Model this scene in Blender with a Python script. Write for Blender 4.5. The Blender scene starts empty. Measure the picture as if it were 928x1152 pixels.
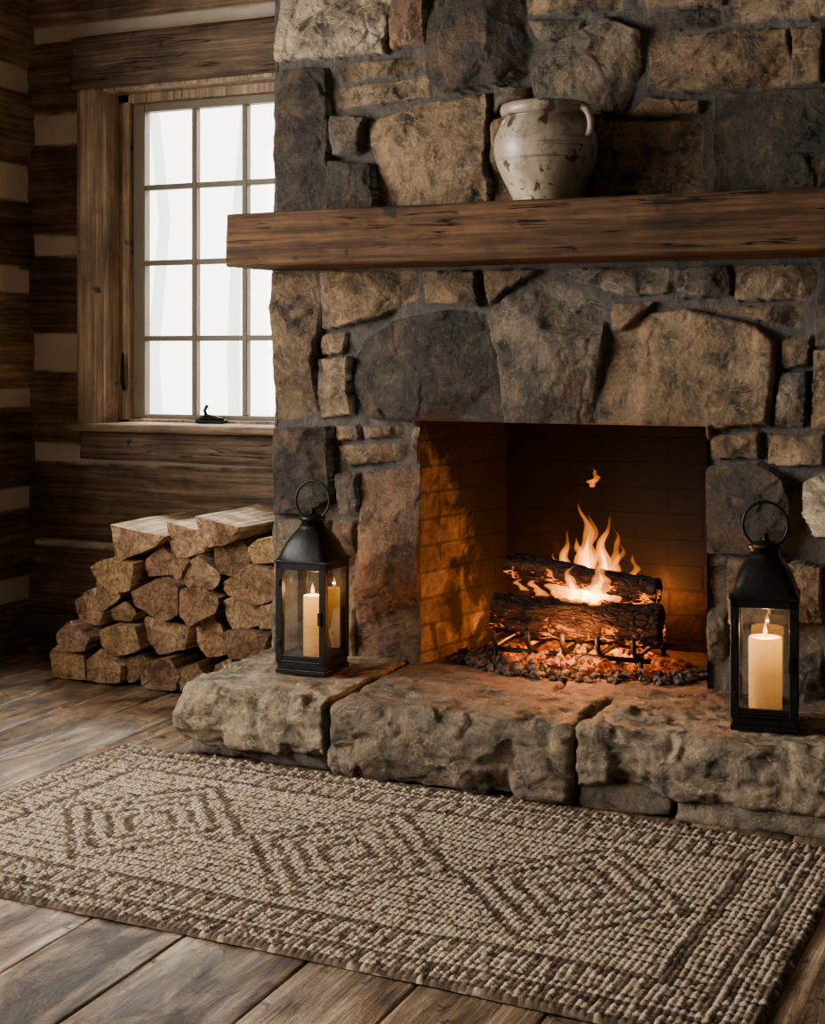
import bpy, bmesh, math, random
import numpy as np
from mathutils import Vector, Matrix

# ------------------------------------------------------------------ survey
TH = math.radians(23.7); C, S = math.cos(TH), math.sin(TH); F = 1628.0; H = 1.16
def on_y(u, v, y):
    t = (u-464)/F; dep = y/(C+t*S)
    return dep*(-S+t*C), H-(v-400)*dep/F

# ------------------------------------------------------------------ noise
def _hash(ix, iy, iz, seed):
    n = (ix*374761393 + iy*668265263 + iz*2147483647 + seed*1274126177) & 0xffffffff
    n = ((n ^ (n >> 13))*1274126177) & 0xffffffff
    n = ((n ^ (n >> 16))*2246822519) & 0xffffffff
    n = n ^ (n >> 15)
    return (n & 0xffffff)/float(0xffffff)*2-1
def vnoise(p, seed=0):
    i = np.floor(p).astype(np.int64); f = p-i
    w = f*f*f*(f*(f*6-15)+10)
    r = 0
    for dx in (0, 1):
        for dy in (0, 1):
            for dz in (0, 1):
                k = ((w[:, 0] if dx else 1-w[:, 0])*(w[:, 1] if dy else 1-w[:, 1])*(w[:, 2] if dz else 1-w[:, 2]))
                r = r+k*_hash(i[:, 0]+dx, i[:, 1]+dy, i[:, 2]+dz, seed)
    return r
def fbm(p, oct=4, seed=0, gain=.5):
    a = 1.; s = 0; q = p.copy(); t = 0
    for o in range(oct):
        s = s+a*vnoise(q, seed+o*17); t += a; a *= gain; q = q*2.03+7.1
    return s/t
def facet(p, seed=0, flat=False):
    # broken-rock facets: every cell is a tilted plane, creased where cells meet
    i = np.floor(p).astype(np.int64); N = len(p)
    F1 = np.full(N, 9.); F2 = np.full(N, 9.); T = np.zeros(N)
    for dx in (-1, 0, 1):
        for dy in ((0,) if flat else (-1, 0, 1)):
            for dz in (-1, 0, 1):
                a, b, c = i[:, 0]+dx, i[:, 1]+dy, i[:, 2]+dz
                ex = p[:, 0]-(a+.5+.45*_hash(a, b, c, seed)); ez = p[:, 2]-(c+.5+.45*_hash(a, b, c, seed+2))
                ey = 0*ex if flat else p[:, 1]-(b+.5+.45*_hash(a, b, c, seed+1))
                d = np.sqrt(ex*ex+ey*ey+ez*ez)
                t = _hash(a, b, c, seed+3)*ex+_hash(a, b, c, seed+4)*ey+_hash(a, b, c, seed+5)*ez+.35*_hash(a, b, c, seed+6)
                nr = d < F1; F2 = np.where(nr, F1, np.minimum(F2, d)); T = np.where(nr, t, T); F1 = np.where(nr, d, F1)
    return T*np.clip((F2-F1)/.10, 0, 1)-.25*np.clip(1-(F2-F1)/.07, 0, 1)
def P3(x, y, z): return np.stack([np.ravel(x), np.ravel(y), np.ravel(z)], 1).astype(float)

# ------------------------------------------------------------------ mesh helpers
def link(ob, parent=None, loc=None):
    bpy.context.scene.collection.objects.link(ob)
    if parent is not None:
        ob.parent = parent
        ob.matrix_parent_inverse = Matrix.Translation(-parent.location)
    return ob
def group(name, loc):
    e = bpy.data.objects.new(name, None); e.location = loc; e.empty_display_size = .1
    bpy.context.scene.collection.objects.link(e); return e
def make(name, verts, faces, mats, parent=None, smooth=True, color=None, midx=None, uv=None, weld=0, recalc=False):
    me = bpy.data.meshes.new(name)
    me.from_pydata([tuple(v) for v in np.asarray(verts, float).tolist()], [], faces if isinstance(faces, list) else faces.tolist())
    for m in (mats if isinstance(mats, (list, tuple)) else [mats]): me.materials.append(m)
    if midx is not None: me.polygons.foreach_set('material_index', np.asarray(midx, np.int32))
    if smooth: me.polygons.foreach_set('use_smooth', np.ones(len(me.polygons), bool))
    if color is not None:
        a = me.color_attributes.new('tone', 'FLOAT_COLOR', 'POINT'); a.data.foreach_set('color', np.asarray(color, np.float32).ravel())
    if uv is not None:
        l = me.uv_layers.new(name='UVMap'); l.data.foreach_set('uv', np.asarray(uv, np.float32).ravel())
    if weld or recalc:
        bm = bmesh.new(); bm.from_mesh(me)
        if weld: bmesh.ops.remove_doubles(bm, verts=bm.verts, dist=weld)
        if recalc: bmesh.ops.recalc_face_normals(bm, faces=bm.faces)
        bm.to_mesh(me); bm.free()
    me.update()
    return link(bpy.data.objects.new(name, me), parent)
def grid_faces(nu, nv, keep=None):
    i, j = np.meshgrid(np.arange(nu), np.arange(nv))
    a = (j*(nu+1)+i); f = np.stack([a, a+1, a+nu+2, a+nu+1], -1).reshape(-1, 4)
    if keep is not None: f = f[keep.ravel()]
    return f
def rock(name, b, r, res, amp, mat, parent=None, seed=0, freq=(6, 6, 6), color=None, fine=.25, chips=0, chipd=(.01, .05), strata=0, fac=0):
    x0, x1, y0, y1, z0, z1 = b
    lo = np.array([x0, y0, z0]); hi = np.array([x1, y1, z1]); r = min(r, .49*min(hi-lo))
    V = []; Fc = []; off = 0
    for ax in range(3):
        o = [k for k in range(3) if k != ax]
        n = [max(2, min(400, int((hi[k]-lo[k])/res))) for k in o]
        a, c = np.meshgrid(np.linspace(lo[o[0]], hi[o[0]], n[0]+1), np.linspace(lo[o[1]], hi[o[1]], n[1]+1))
        for s in (0, 1):
            p = np.zeros((a.size, 3)); p[:, o[0]] = a.ravel(); p[:, o[1]] = c.ravel(); p[:, ax] = hi[ax] if s else lo[ax]
            V.append(p); f = grid_faces(n[0], n[1])
            if (s == 0) ^ (ax == 1): f = f[:, ::-1]
            Fc.append(f+off); off += len(p)
    V = np.concatenate(V); Fc = np.concatenate(Fc)
    inn = np.clip(V, lo+r, hi-r); d = V-inn; L = np.linalg.norm(d, axis=1, keepdims=True)+1e-9; n = d/L
    P = inn+n*r; q = P*np.array(freq)
    rng = random.Random(seed)
    wv = (.018*fbm(P*11, 4, seed+21, .6))
    for k in range(chips):
        # chisel planes knocking off the front arrises
        top = rng.random() < .65
        cpt = np.array([rng.uniform(x0, x1), y0, z1 if top else z0])
        nn = np.array([rng.uniform(-.35, .35), -rng.uniform(.35, 1.), (1 if top else -1)*rng.uniform(.25, .9)])
        nn /= np.linalg.norm(nn); dd = rng.uniform(*chipd); hw = rng.uniform(.05, .17)
        loc = np.clip((hw-np.abs(P[:, 0]-cpt[0]+wv*1.2))/.012, 0, 1)
        s = (P-cpt)@nn+dd+wv*.35; P = P-nn*(np.maximum(0, s)*loc)[:, None]
    dsp = amp*(fbm(q, 3, seed)+.6*(1-2*np.abs(fbm(q*1.7+3, 3, seed+5))))+amp*fine*fbm(q*6, 3, seed+9)
    if fac:
        w_ = np.stack([fbm(P*9+k*11, 3, seed+40+k) for k in range(3)], 1)
        dsp = dsp+fac*facet(P*np.array((6, 6, 10))+.35*w_, seed+50)+fac*.35*facet(P*np.array((21, 21, 30))+.4*w_, seed+60)
    if strata:
        zz = P[:, 2]+.012*fbm(P*5, 2, seed+30); st = vnoise(P3(P[:, 0]*3, P[:, 1]*3, zz*55), seed+31)
        dsp = dsp+strata*st*np.abs(n[:, 1])
    P = P+n*dsp[:, None]
    me = make(name, P, Fc, mat, parent, weld=1e-4)
    if color is not None:
        m = me.data; a = m.color_attributes.new('tone', 'FLOAT_COLOR', 'POINT')
        a.data.foreach_set('color', np.tile(np.array(color+(1.,), np.float32), len(m.vertices)))
    return me
def boxes(name, bl, mat, parent=None, bev=.003):
    V = []; Fc = []
    for (x0, x1, y0, y1, z0, z1) in bl:
        o = len(V)
        V += [(x0, y0, z0), (x1, y0, z0), (x1, y1, z0), (x0, y1, z0), (x0, y0, z1), (x1, y0, z1), (x1, y1, z1), (x0, y1, z1)]
        Fc += [[o+k for k in f] for f in ((0, 3, 2, 1), (4, 5, 6, 7), (0, 1, 5, 4), (1, 2, 6, 5), (2, 3, 7, 6), (3, 0, 4, 7))]
    ob = make(name, V, Fc, mat, parent, smooth=False)
    if bev:
        m = ob.modifiers.new('bevel', 'BEVEL'); m.width = bev; m.segments = 2
    return ob
def tube(name, pts, r, mat, parent=None, n=10, closed=False):
    pts = [Vector(p) for p in pts]; N = len(pts); V = []; Fc = []
    rr = r if isinstance(r, (list, tuple)) else [r]*N
    up = Vector((.123, .21, 1)).normalized()
    for i, p in enumerate(pts):
        if closed: t = (pts[(i+1) % N]-pts[i-1]).normalized()
        else: t = (pts[min(i+1, N-1)]-pts[max(i-1, 0)]).normalized()
        a = t.cross(up)
        if a.length < .05: a = t.cross(Vector((1, 0, 0)))
        a.normalize(); b = a.cross(t).normalized()
        for k in range(n):
            g = 2*math.pi*k/n; V.append(p+(a*math.cos(g)+b*math.sin(g))*rr[i])
    for i in range(N if closed else N-1):
        j = (i+1) % N
        for k in range(n):
            Fc.append([i*n+k, i*n+(k+1) % n, j*n+(k+1) % n, j*n+k])
    if not closed:
        Fc.append(list(range(n))); Fc.append([(N-1)*n+k for k in range(n)])
    return make(name, V, Fc, mat, parent, recalc=True)
def lathe(name, prof, loc, mat, parent=None, n=64, wob=0, cap=True):
    V = []; Fc = []
    for i, (r, z) in enumerate(prof):
        for k in range(n):
            g = 2*math.pi*k/n
            q = 1+wob*math.sin(3*g+z*9)
            V.append((loc[0]+r*q*math.cos(g), loc[1]+r*q*math.sin(g), loc[2]+z))
    for i in range(len(prof)-1):
        for k in range(n): Fc.append([i*n+k, i*n+(k+1) % n, (i+1)*n+(k+1) % n, (i+1)*n+k])
    if cap:
        Fc.append([k for k in range(n)][::-1]); Fc.append([(len(prof)-1)*n+k for k in range(n)])
    return make(name, V, Fc, mat, parent, recalc=False)

# ------------------------------------------------------------------ material helper
class M:
    def __init__(s, name, rough=.7, spec=.3):
        s.m = bpy.data.materials.new(name); s.m.use_nodes = True; s.nt = s.m.node_tree
        s.b = s.nt.nodes['Principled BSDF']; s.b.inputs['Roughness'].default_value = rough
        s.b.inputs['Specular IOR Level'].default_value = spec
        s.tc = s.nt.nodes.new('ShaderNodeTexCoord')
    def set(s, sock, v):
        if isinstance(v, bpy.types.NodeSocket): s.nt.links.new(v, sock)
        else: sock.default_value = v
    def n(s, typ, ins={}, **pr):
        nd = s.nt.nodes.new(typ)
        for k, v in pr.items(): setattr(nd, k, v)
        for k, v in ins.items(): s.set(nd.inputs[k], v)
        return nd
    def map(s, scale=(1, 1, 1), loc=(0, 0, 0), rot=(0, 0, 0), vec=None):
        return s.n('ShaderNodeMapping', {'Vector': vec or s.tc.outputs['Object'], 'Scale': scale, 'Location': loc, 'Rotation': rot}).outputs[0]
    def noise(s, sc, det=6, ro=.6, vec=None, dist=0):
        return s.n('ShaderNodeTexNoise', {'Vector': vec or s.tc.outputs['Object'], 'Scale': sc, 'Detail': det, 'Roughness': ro, 'Distortion': dist}).outputs[0]
    def ramp(s, fac, stops, interp='LINEAR'):
        nd = s.nt.nodes.new('ShaderNodeValToRGB'); s.set(nd.inputs[0], fac); e = nd.color_ramp; e.interpolation = interp
        def c(x): return (x, x, x, 1) if not isinstance(x, (tuple, list)) else tuple(x)+(1,)*(4-len(x))
        e.elements[0].position = stops[0][0]; e.elements[0].color = c(stops[0][1])
        e.elements[1].position = stops[1][0]; e.elements[1].color = c(stops[1][1])
        for p, col in stops[2:]:
            q = e.elements.new(p); q.color = c(col)
        return nd.outputs[0]
    def mix(s, a, b, f=1., mode='MIX'):
        nd = s.nt.nodes.new('ShaderNodeMix'); nd.data_type = 'RGBA'; nd.blend_type = mode
        s.set(nd.inputs[0], f)
        for i, v in ((6, a), (7, b)):
            if isinstance(v, (int, float)): v = (v, v, v, 1)
            if isinstance(v, tuple) and len(v) == 3: v = v+(1,)
            s.set(nd.inputs[i], v)
        return nd.outputs[2]
    def math(s, op, a, b=0.):
        nd = s.nt.nodes.new('ShaderNodeMath'); nd.operation = op; s.set(nd.inputs[0], a); s.set(nd.inputs[1], b); return nd.outputs[0]
    def bump(s, h, strength=.5, dist=.01, norm=None):
        ins = {'Height': h, 'Strength': strength, 'Distance': dist}
        if norm is not None: ins['Normal'] = norm
        return s.n('ShaderNodeBump', ins).outputs[0]
    def attr(s, name='tone'):
        nd = s.nt.nodes.new('ShaderNodeAttribute'); nd.attribute_name = name; return nd
    def base(s, v): s.set(s.b.inputs['Base Color'], v if isinstance(v, bpy.types.NodeSocket) else tuple(v)+(1,))
    def nrm(s, v): s.set(s.b.inputs['Normal'], v)

def mat_stone(name='fieldstone'):
    m = M(name, .72, .32); a = m.attr()
    n1 = m.noise(5, 8, .65, dist=.6); n2 = m.noise(14, 10, .72, dist=.5); n3 = m.noise(110, 5, .75)
    c = m.mix(a.outputs['Color'], m.ramp(n1, [(.3, .35), (.7, 1.8)]), 1, 'MULTIPLY')
    c = m.mix(c, (.018, .014, .010), m.ramp(n2, [(.37, .9), (.5, 0)]))
    c = m.mix(c, m.mix(a.outputs['Color'], (2.2, 2.05, 1.78), 1, 'MULTIPLY'), m.ramp(n2, [(.54, 0), (.68, .8)]))
    n4 = m.noise(6, 7, .7, vec=m.map(loc=(5, 3, 8)), dist=1.2)
    c = m.mix(c, (.26, .15, .062), m.ramp(n4, [(.52, 0), (.68, .45)]))
    vn = m.ramp(m.noise(4.5, 5, .6, m.map((1, 1, 1.6), (2, 7, 1)), 1.5), [(.490, 0), (.5, .6), (.510, 0)])
    c = m.mix(c, m.mix(a.outputs['Color'], (2.8, 2.6, 2.3), 1, 'MULTIPLY'), vn)
    c = m.mix(c, m.ramp(n3, [(.3, .55), (.7, 1.4)]), .8, 'MULTIPLY')
    mort = m.mix((.040, .033, .026), (.15, .127, .100), m.noise(30, 5, .7))
    c = m.mix(c, m.mix(c, mort, .92), m.math('SUBTRACT', 1, a.outputs['Alpha']))
    m.base(c)
    hsum = m.math('ADD', m.math('MULTIPLY', n2, 1.2), m.math('MULTIPLY', n3, .3))
    m.nrm(m.bump(hsum, 1., .024)); m.set(m.b.inputs['Roughness'], m.ramp(n2, [(.3, .45), (.7, .75)]))
    return m.m
def mat_wood(name, c1, c2, axis=0, rough=.6, crack=.6, sc=1., bump=.5, useattr=False, gloss=None, checks=6., spec=.35):
    m = M(name, rough, spec)
    s = [26*sc]*3; s[axis] = 1.6*sc
    vec = m.map(tuple(s))
    g = m.noise(1, 8, .68, vec, .35); big = m.noise(3.2*sc, 6, .68, dist=.5)
    s2 = [95*sc]*3; s2[axis] = 2.4*sc; fine = m.noise(1, 4, .65, m.map(tuple(s2)), .2)
    c = m.ramp(g, [(.32, c1), (.68, c2)])
    c = m.mix(c, m.ramp(big, [(.3, .35), (.7, 1.55)]), .85, 'MULTIPLY')
    c = m.mix(c, m.ramp(fine, [(.32, .4), (.65, 1.3)]), .9, 'MULTIPLY')
    s3 = [24*sc]*3; s3[axis] = .9*sc
    cr = m.ramp(m.noise(1, 4, .6, m.map(tuple(s3), (3, 9, 4)), .25), [(.488, 0), (.5, 1), (.512, 0)])
    crm = m.math('MULTIPLY', m.ramp(m.noise(checks, 2, .5, m.map(loc=(8, 1, 2))), [(.5, 0), (.58, 1)]), cr)
    kn = m.ramp(m.noise(9*sc, 2, .5, m.map(loc=(1, 5, 9)), .5), [(.70, 0), (.74, .8)])
    c = m.mix(c, (.008, .006, .005), m.math('MULTIPLY', crm, crack)); c = m.mix(c, (.015, .010, .007), kn)
    m.base(c)
    h = m.math('SUBTRACT', m.math('ADD', m.math('MULTIPLY', g, .6), m.math('MULTIPLY', fine, .5)), m.math('MULTIPLY', crm, .9))
    m.nrm(m.bump(h, bump, .010))
    if gloss: m.set(m.b.inputs['Roughness'], m.ramp(big, [(.35, gloss[0]), (.65, gloss[1])]))
    return m.m
def mat_logwall(name, axis):
    m = M(name, .8, .2); a = m.attr()
    s = [22.]*3; s[axis] = 1.6
    g = m.noise(1, 8, .68, m.map(tuple(s)), .5); big = m.noise(2.8, 7, .68, dist=.6)
    s2 = [70.]*3; s2[axis] = 2; fine = m.noise(1, 4, .65, m.map(tuple(s2)), .3)
    w = m.mix(a.outputs['Color'], m.ramp(g, [(.3, .4), (.7, 1.9)]), 1, 'MULTIPLY')
    w = m.mix(w, m.ramp(big, [(.3, .4), (.7, 1.7)]), .9, 'MULTIPLY')
    w = m.mix(w, m.ramp(fine, [(.35, .45), (.62, 1.3)]), .85, 'MULTIPLY')
    ch = m.mix((.74, .62, .48), (.36, .285, .21), m.noise(9, 7, .7))
    c = m.mix(ch, w, a.outputs['Alpha']); m.base(c)
    hh = m.math('MULTIPLY', m.math('ADD', g, m.math('MULTIPLY', fine, .6)), a.outputs['Alpha'])
    hh = m.math('ADD', hh, m.math('MULTIPLY', m.noise(60, 4, .6), .25))
    m.nrm(m.bump(hh, .9, .018)); return m.m
def mat_simple(name, col, rough=.5, metal=0, bumps=None, spec=.4, var=.3, vs=20):
    m = M(name, rough, spec); n = m.noise(vs, 5, .6)
    m.base(m.mix(tuple(col), m.ramp(n, [(.3, 1-var), (.7, 1+var)]), 1, 'MULTIPLY')); m.b.inputs['Metallic'].default_value = metal
    if bumps: m.nrm(m.bump(m.noise(bumps[0], 4, .6), bumps[1], bumps[2]))
    return m.m
def mat_emit(name, col, st):
    m = M(name); m.base((0, 0, 0)); m.b.inputs['Emission Color'].default_value = tuple(col)+(1,); m.b.inputs['Emission Strength'].default_value = st; return m.m
def mat_volflame(name, col, st):
    m = bpy.data.materials.new(name); m.use_nodes = True; nt = m.node_tree; nt.nodes.clear()
    o = nt.nodes.new('ShaderNodeOutputMaterial'); e = nt.nodes.new('ShaderNodeEmission')
    e.inputs[0].default_value = tuple(col)+(1,); e.inputs[1].default_value = st
    nt.links.new(e.outputs[0], o.inputs['Volume']); return m
def mat_glass(name, refl=.12, tint=(.97, .97, .95)):
    m = bpy.data.materials.new(name); m.use_nodes = True; nt = m.node_tree; nt.nodes.clear()
    o = nt.nodes.new('ShaderNodeOutputMaterial'); t = nt.nodes.new('ShaderNodeBsdfTransparent'); t.inputs[0].default_value = tint+(1,)
    g = nt.nodes.new('ShaderNodeBsdfGlossy'); g.inputs['Roughness'].default_value = .03; x = nt.nodes.new('ShaderNodeMixShader'); x.inputs[0].default_value = refl
    nt.links.new(t.outputs[0], x.inputs[1]); nt.links.new(g.outputs[0], x.inputs[2]); nt.links.new(x.outputs[0], o.inputs[0]); return m

STONE = mat_stone()
MANTEL = mat_wood('hewn_oak_beam', (.026, .012, .005), (.130, .064, .027), 0, .75, .95, 1, .9, spec=.18)
TRIMX = mat_wood('aged_pine_x', (.13, .080, .045), (.32, .215, .125), 0, .6, .5, 1, .4)
TRIMZ = mat_wood('aged_pine_z', (.22, .145, .088), (.50, .355, .225), 2, .6, .5, 1, .4)
DARKX = mat_wood('old_board_x', (.060, .036, .020), (.20, .128, .072), 0, .7, .8, 1, .8)
SASH = mat_simple('sash_paint', (.22, .175, .12), .5, vs=8, var=.15)
IRON = mat_simple('black_iron', (.012, .011, .010), .42, .6, (60, .25, .004))
TONES = {'t': (.27, .187, .108), 'b': (.185, .121, .065), 'g': (.130, .102, .070), 'd': (.046, .036, .026), 'r': (.170, .095, .052), 'l': (.32, .25, .165)}

# ------------------------------------------------------------------ stone height field
def stonefield(X, Z, polys, seed):
    rng = random.Random(seed)
    sh = X.shape; p = P3(X*9, Z*9, X*0+seed)
    wx = X+(.010*fbm(p, 4, seed, .6)).reshape(sh); wz = Z+(.010*fbm(p+40, 4, seed+3, .6)).reshape(sh)
    hgt = (.002+.010*fbm(P3(X*22, Z*22, X*0), 4, seed+1, .6)).reshape(sh); col = np.zeros(sh+(4,)); col[..., :3] = .13
    nz1 = fbm(P3(X*7, Z*7, X*0+2), 4, seed+11).reshape(sh); nz2 = fbm(P3(X*26, Z*26, X*0+5), 4, seed+12, .65).reshape(sh)
    w1 = fbm(P3(X*8, Z*8, X*0+3), 3, seed+31); w2 = fbm(P3(X*8, Z*8, X*0+6), 3, seed+32)
    fa = facet(P3(X.ravel()*7+.4*w1, 0*w1, Z.ravel()*7+.4*w2), seed+50, True).reshape(sh)
    fb = facet(P3(X.ravel()*20+.6*w1, 0*w1, Z.ravel()*20+.6*w2), seed+60, True).reshape(sh)
    for pts, tone in polys:
        pts = np.array(pts); n = len(pts)
        lo = pts.min(0)-.02; hi = pts.max(0)+.02
        mk = (X >= lo[0]) & (X <= hi[0]) & (Z >= lo[1]) & (Z <= hi[1])
        if not mk.any(): continue
        x = wx[mk]; z = wz[mk]; ins = np.zeros(x.shape, bool); ex = 0
        K = 190.
        for i in range(n):
            a = pts[i]; b = pts[(i+1) % n]; e = b-a; L = (e@e)+1e-12
            t = np.clip(((x-a[0])*e[0]+(z-a[1])*e[1])/L, 0, 1)
            d = np.hypot(x-a[0]-t*e[0], z-a[1]-t*e[1]); ex = ex+np.exp(-K*d)
            c = ((a[1] > z) != (b[1] > z)) & (x < (b[0]-a[0])*(z-a[1])/(b[1]-a[1]+1e-12)+a[0]); ins ^= c
        d = -np.log(ex)/K+.0055
        A = rng.uniform(.046, .074); r = rng.uniform(.011, .022)
        cen = pts.mean(0); size = (pts.max(0)-pts.min(0)).min()
        A *= min(1, .5+size*2.5)
        q = np.clip(d/r, 0, 1); hh = A*(1-(1-q)**2)**.55
        g = [(rng.uniform(-.12, .12), rng.uniform(-.12, .12)) for _ in range(1)]
        hh = hh+q*(g[0][0]*(x-cen[0])+g[0][1]*(z-cen[1]))
        for _ in range(6):
            an = rng.uniform(0, 6.28); gg = rng.uniform(.15, .65); ex_ = size*.5
            hh = np.minimum(hh, A*rng.uniform(.78, 1.0)+gg*(ex_*rng.uniform(.4, .85)+(math.cos(an)*(x-cen[0])+math.sin(an)*(z-cen[1]))))
        hh = hh+q*(.007*nz1[mk]+.006*nz2[mk]+.0095*fa[mk]+.0034*fb[mk])
        ok = ins & (d > 0)
        H0 = hgt[mk]; H0[ok] = np.maximum(H0[ok]*(1-q[ok]), hh[ok]); hgt[mk] = H0
        cc = col[mk]; base = np.array(TONES[tone])*rng.uniform(.72, 1.3)
        cc[ok, :3] = base; cc[ok, 3] = np.clip(d[ok]/.005, 0, 1); col[mk] = cc
    return hgt, col
def courses(w0, w1, z0, z1, seed):
    rng = random.Random(seed); out = []; z = z0
    while z < z1-.03:
        h = min(rng.uniform(.09, .26), z1-z)
        if z1-z-h < .06: h = z1-z
        x = w0
        while x < w1-.02:
            w = min(rng.uniform(.13, .38), w1-x)
            if w1-x-w < .08: w = w1-x
            j = lambda: rng.uniform(-.012, .012); g = .006
            out.append(([(x+g, z+g+j()), (x+w-g, z+g+j()), (x+w-g+j()*.4, z+h-g), (x+g+j()*.4, z+h-g)], rng.choice('tbgdglb')))
            x += w
        z += h
    return out
YF = 4.15; YB = 4.81; FX0, FX1 = -2.307, -.375
OX0, OX1, OZ0, OZ1 = -1.789, -.893, .20, .958
px = [
 ('l', [(314,0),(440,0),(436,60),(380,66),(314,70)]), ('r', [(444,0),(480,0),(478,50),(441,55)]),
 ('d', [(486,0),(575,0),(600,55),(590,80),(560,98),(500,108),(483,90),(482,40)]), ('b', [(582,0),(700,0),(698,10),(640,16),(590,14)]),
 ('g', [(594,22),(655,20),(650,36),(622,46),(606,44)]), ('g', [(598,82),(625,50),(680,18),(722,35),(722,75),(700,132),(665,120),(640,106),(600,106)]),
 ('b', [(706,0),(813,0),(812,5),(730,10)]), ('d', [(727,14),(810,8),(812,27),(730,37)]), ('t', [(819,0),(1012,0),(1012,18),(820,26)]),
 ('b', [(728,42),(884,31),(886,90),(870,98),(755,104),(728,95)]), ('b', [(890,30),(925,28),(922,92),(888,96)]), ('g', [(930,27),(1012,25),(1012,90),(928,93)]),
 ('d', [(314,78),(368,76),(373,150),(370,240),(313,240)]), ('b', [(380,74),(476,62),(478,78),(384,92)]), ('t', [(376,99),(480,84),(482,108),(378,122)]),
 ('g', [(374,130),(410,134),(406,172),(375,176)]), ('d', [(373,183),(420,182),(424,240),(372,240)]),
 ('b', [(412,138),(480,118),(548,106),(552,118),(548,235),(430,235),(424,180)]), ('g', [(556,100),(594,96),(594,108),(566,122),(556,132)]),
 ('b', [(668,128),(700,140),(788,132),(792,230),(668,235)]), ('d', [(801,106),(962,97),(962,230),(802,230)]), ('b', [(967,96),(1012,95),(1012,225),(967,225)]),
 ('b', [(728,109),(786,112),(786,126),(706,134)]), ('b', [(555,140),(600,114),(660,122),(660,230),(555,232)]),
 ('b', [(309,304),(353,304),(358,350),(356,462),(340,472),(308,474)]), ('b', [(360,304),(465,304),(470,335),(425,358),(395,366),(362,370)]),
 ('b', [(362,376),(388,374),(388,398),(362,398)]), ('t', [(361,403),(394,402),(397,466),(361,471)]),
 ('d', [(398,405),(408,382),(440,360),(500,349),(544,354),(559,395),(566,492),(476,492),(466,474),(418,470),(401,440)]),
 ('b', [(474,304),(535,304),(538,346),(478,340)]), ('g', [(549,354),(575,330),(625,316),(678,340),(681,375),(660,495),(640,495),(600,495),(571,492),(561,400)]),
 ('b', [(543,304),(606,304),(572,326),(548,344)]), ('g', [(622,304),(752,300),(752,328),(692,332),(640,314)]),
 ('b', [(666,495),(690,382),(730,352),(770,346),(850,366),(873,382),(867,480),(800,482),(798,495)]), ('b', [(690,340),(736,338),(728,349),(700,372),(688,372)]),
 ('g', [(760,302),(820,300),(822,332),(762,336)]), ('t', [(826,300),(912,297),(918,315),(905,338),(827,337)]), ('b', [(778,343),(905,344),(900,368),(855,360)]),
 ('b', [(880,380),(912,376),(910,412),(878,415)]), ('g', [(874,421),(908,419),(906,480),(872,482)]), ('d', [(921,298),(1012,298),(1012,385),(917,388)]), ('b', [(915,394),(1012,390),(1012,482),(913,484)]),
 ('d', [(309,481),(374,480),(374,562),(345,580),(309,577)]), ('b', [(380,502),(460,497),(464,518),(384,524)]), ('b', [(407,480),(455,479),(452,492),(408,494)]), ('b', [(379,480),(403,479),(403,494),(379,496)]),
 ('r', [(404,533),(462,527),(480,530),(480,770),(440,770),(402,770),(402,600)]), ('g', [(379,532),(400,531),(400,580),(379,580)]), ('r', [(373,587),(399,586),(398,640),(373,640)]),
 ('g', [(309,585),(368,586),(368,780),(309,790)]), ('b', [(373,645),(398,645),(398,770),(373,775)]), ('b', [(462,480),(480,480),(480,522),(468,522)]),
 ('b', [(792,489),(854,488),(852,518),(792,515)]), ('b', [(862,490),(928,490),(928,525),(862,524)]), ('b', [(933,489),(1012,487),(1012,529),(933,528)]),
 ('d', [(792,524),(850,522),(880,535),(890,560),(885,600),(870,625),(792,622)]), ('l', [(903,542),(928,533),(1012,535),(1012,600),(915,604),(900,580)]),
 ('g', [(792,629),(816,629),(815,800),(792,800)]), ('b', [(820,630),(905,632),(925,640),(925,700),(820,700)]), ('g', [(820,705),(925,705),(925,820),(820,820)]),
 ('b', [(930,610),(1012,608),(1012,720),(930,720)]), ('d', [(930,725),(1012,725),(1012,840),(930,840)]),
]
polys = []
for tone, pts in px:
    q = []
    for (u, v) in pts:
        x, z = on_y(u, v, YF-.02)
        if v <= 0: z = 2.34
        q.append((x, z))
    polys.append((q, tone))
polys += courses(FX0, FX1, 2.345, 2.9, 5)
res = .0042
nu, nv = int((FX1-FX0)/res), int(2.9/res)
X, Z = np.meshgrid(np.linspace(FX0, FX1, nu+1), np.linspace(0, 2.9, nv+1))
hg, col = stonefield(X, Z, polys, 3)
# soot staining on stones around the mouth of the firebox
ds = np.hypot(np.maximum(0, np.abs(X+1.341)-.42), np.maximum(0, Z-.93)); soot = np.clip(1-ds/.30, 0, 1)*(Z > .6)
col[..., :3] *= (1-.6*soot*(.6+.4*fbm(P3(X*5, Z*5, X*0), 3, 8).reshape(X.shape)))[..., None]
ed = np.clip(np.minimum(X-FX0, FX1-X)/.02, 0, 1); hg = hg*(1-(1-ed)**2)
inh = (X > OX0) & (X < OX1) & (Z < OZ1); hg = np.where(inh, -.03, hg)
wob = (.014*fbm(P3(X*0, Z*4, Z*0), 4, 77, .6)).reshape(X.shape)
wgt = np.exp(-np.abs(X-FX0)/.15)
V = P3(X+wob*wgt-.008*wgt, YF-hg, Z)
xc = (X[:-1, :-1]+X[1:, 1:])/2; zc = (Z[:-1, :-1]+Z[1:, 1:])/2
keep = ~((xc > OX0+res*1.2) & (xc < OX1-res*1.2) & (zc < OZ1-res*1.2))
fire = group('stone_fireplace', (-1.341, 4.4, 0))
make('chimney_face', V, grid_faces(nu, nv, keep), STONE, fire, color=col.reshape(-1, 4))
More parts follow.
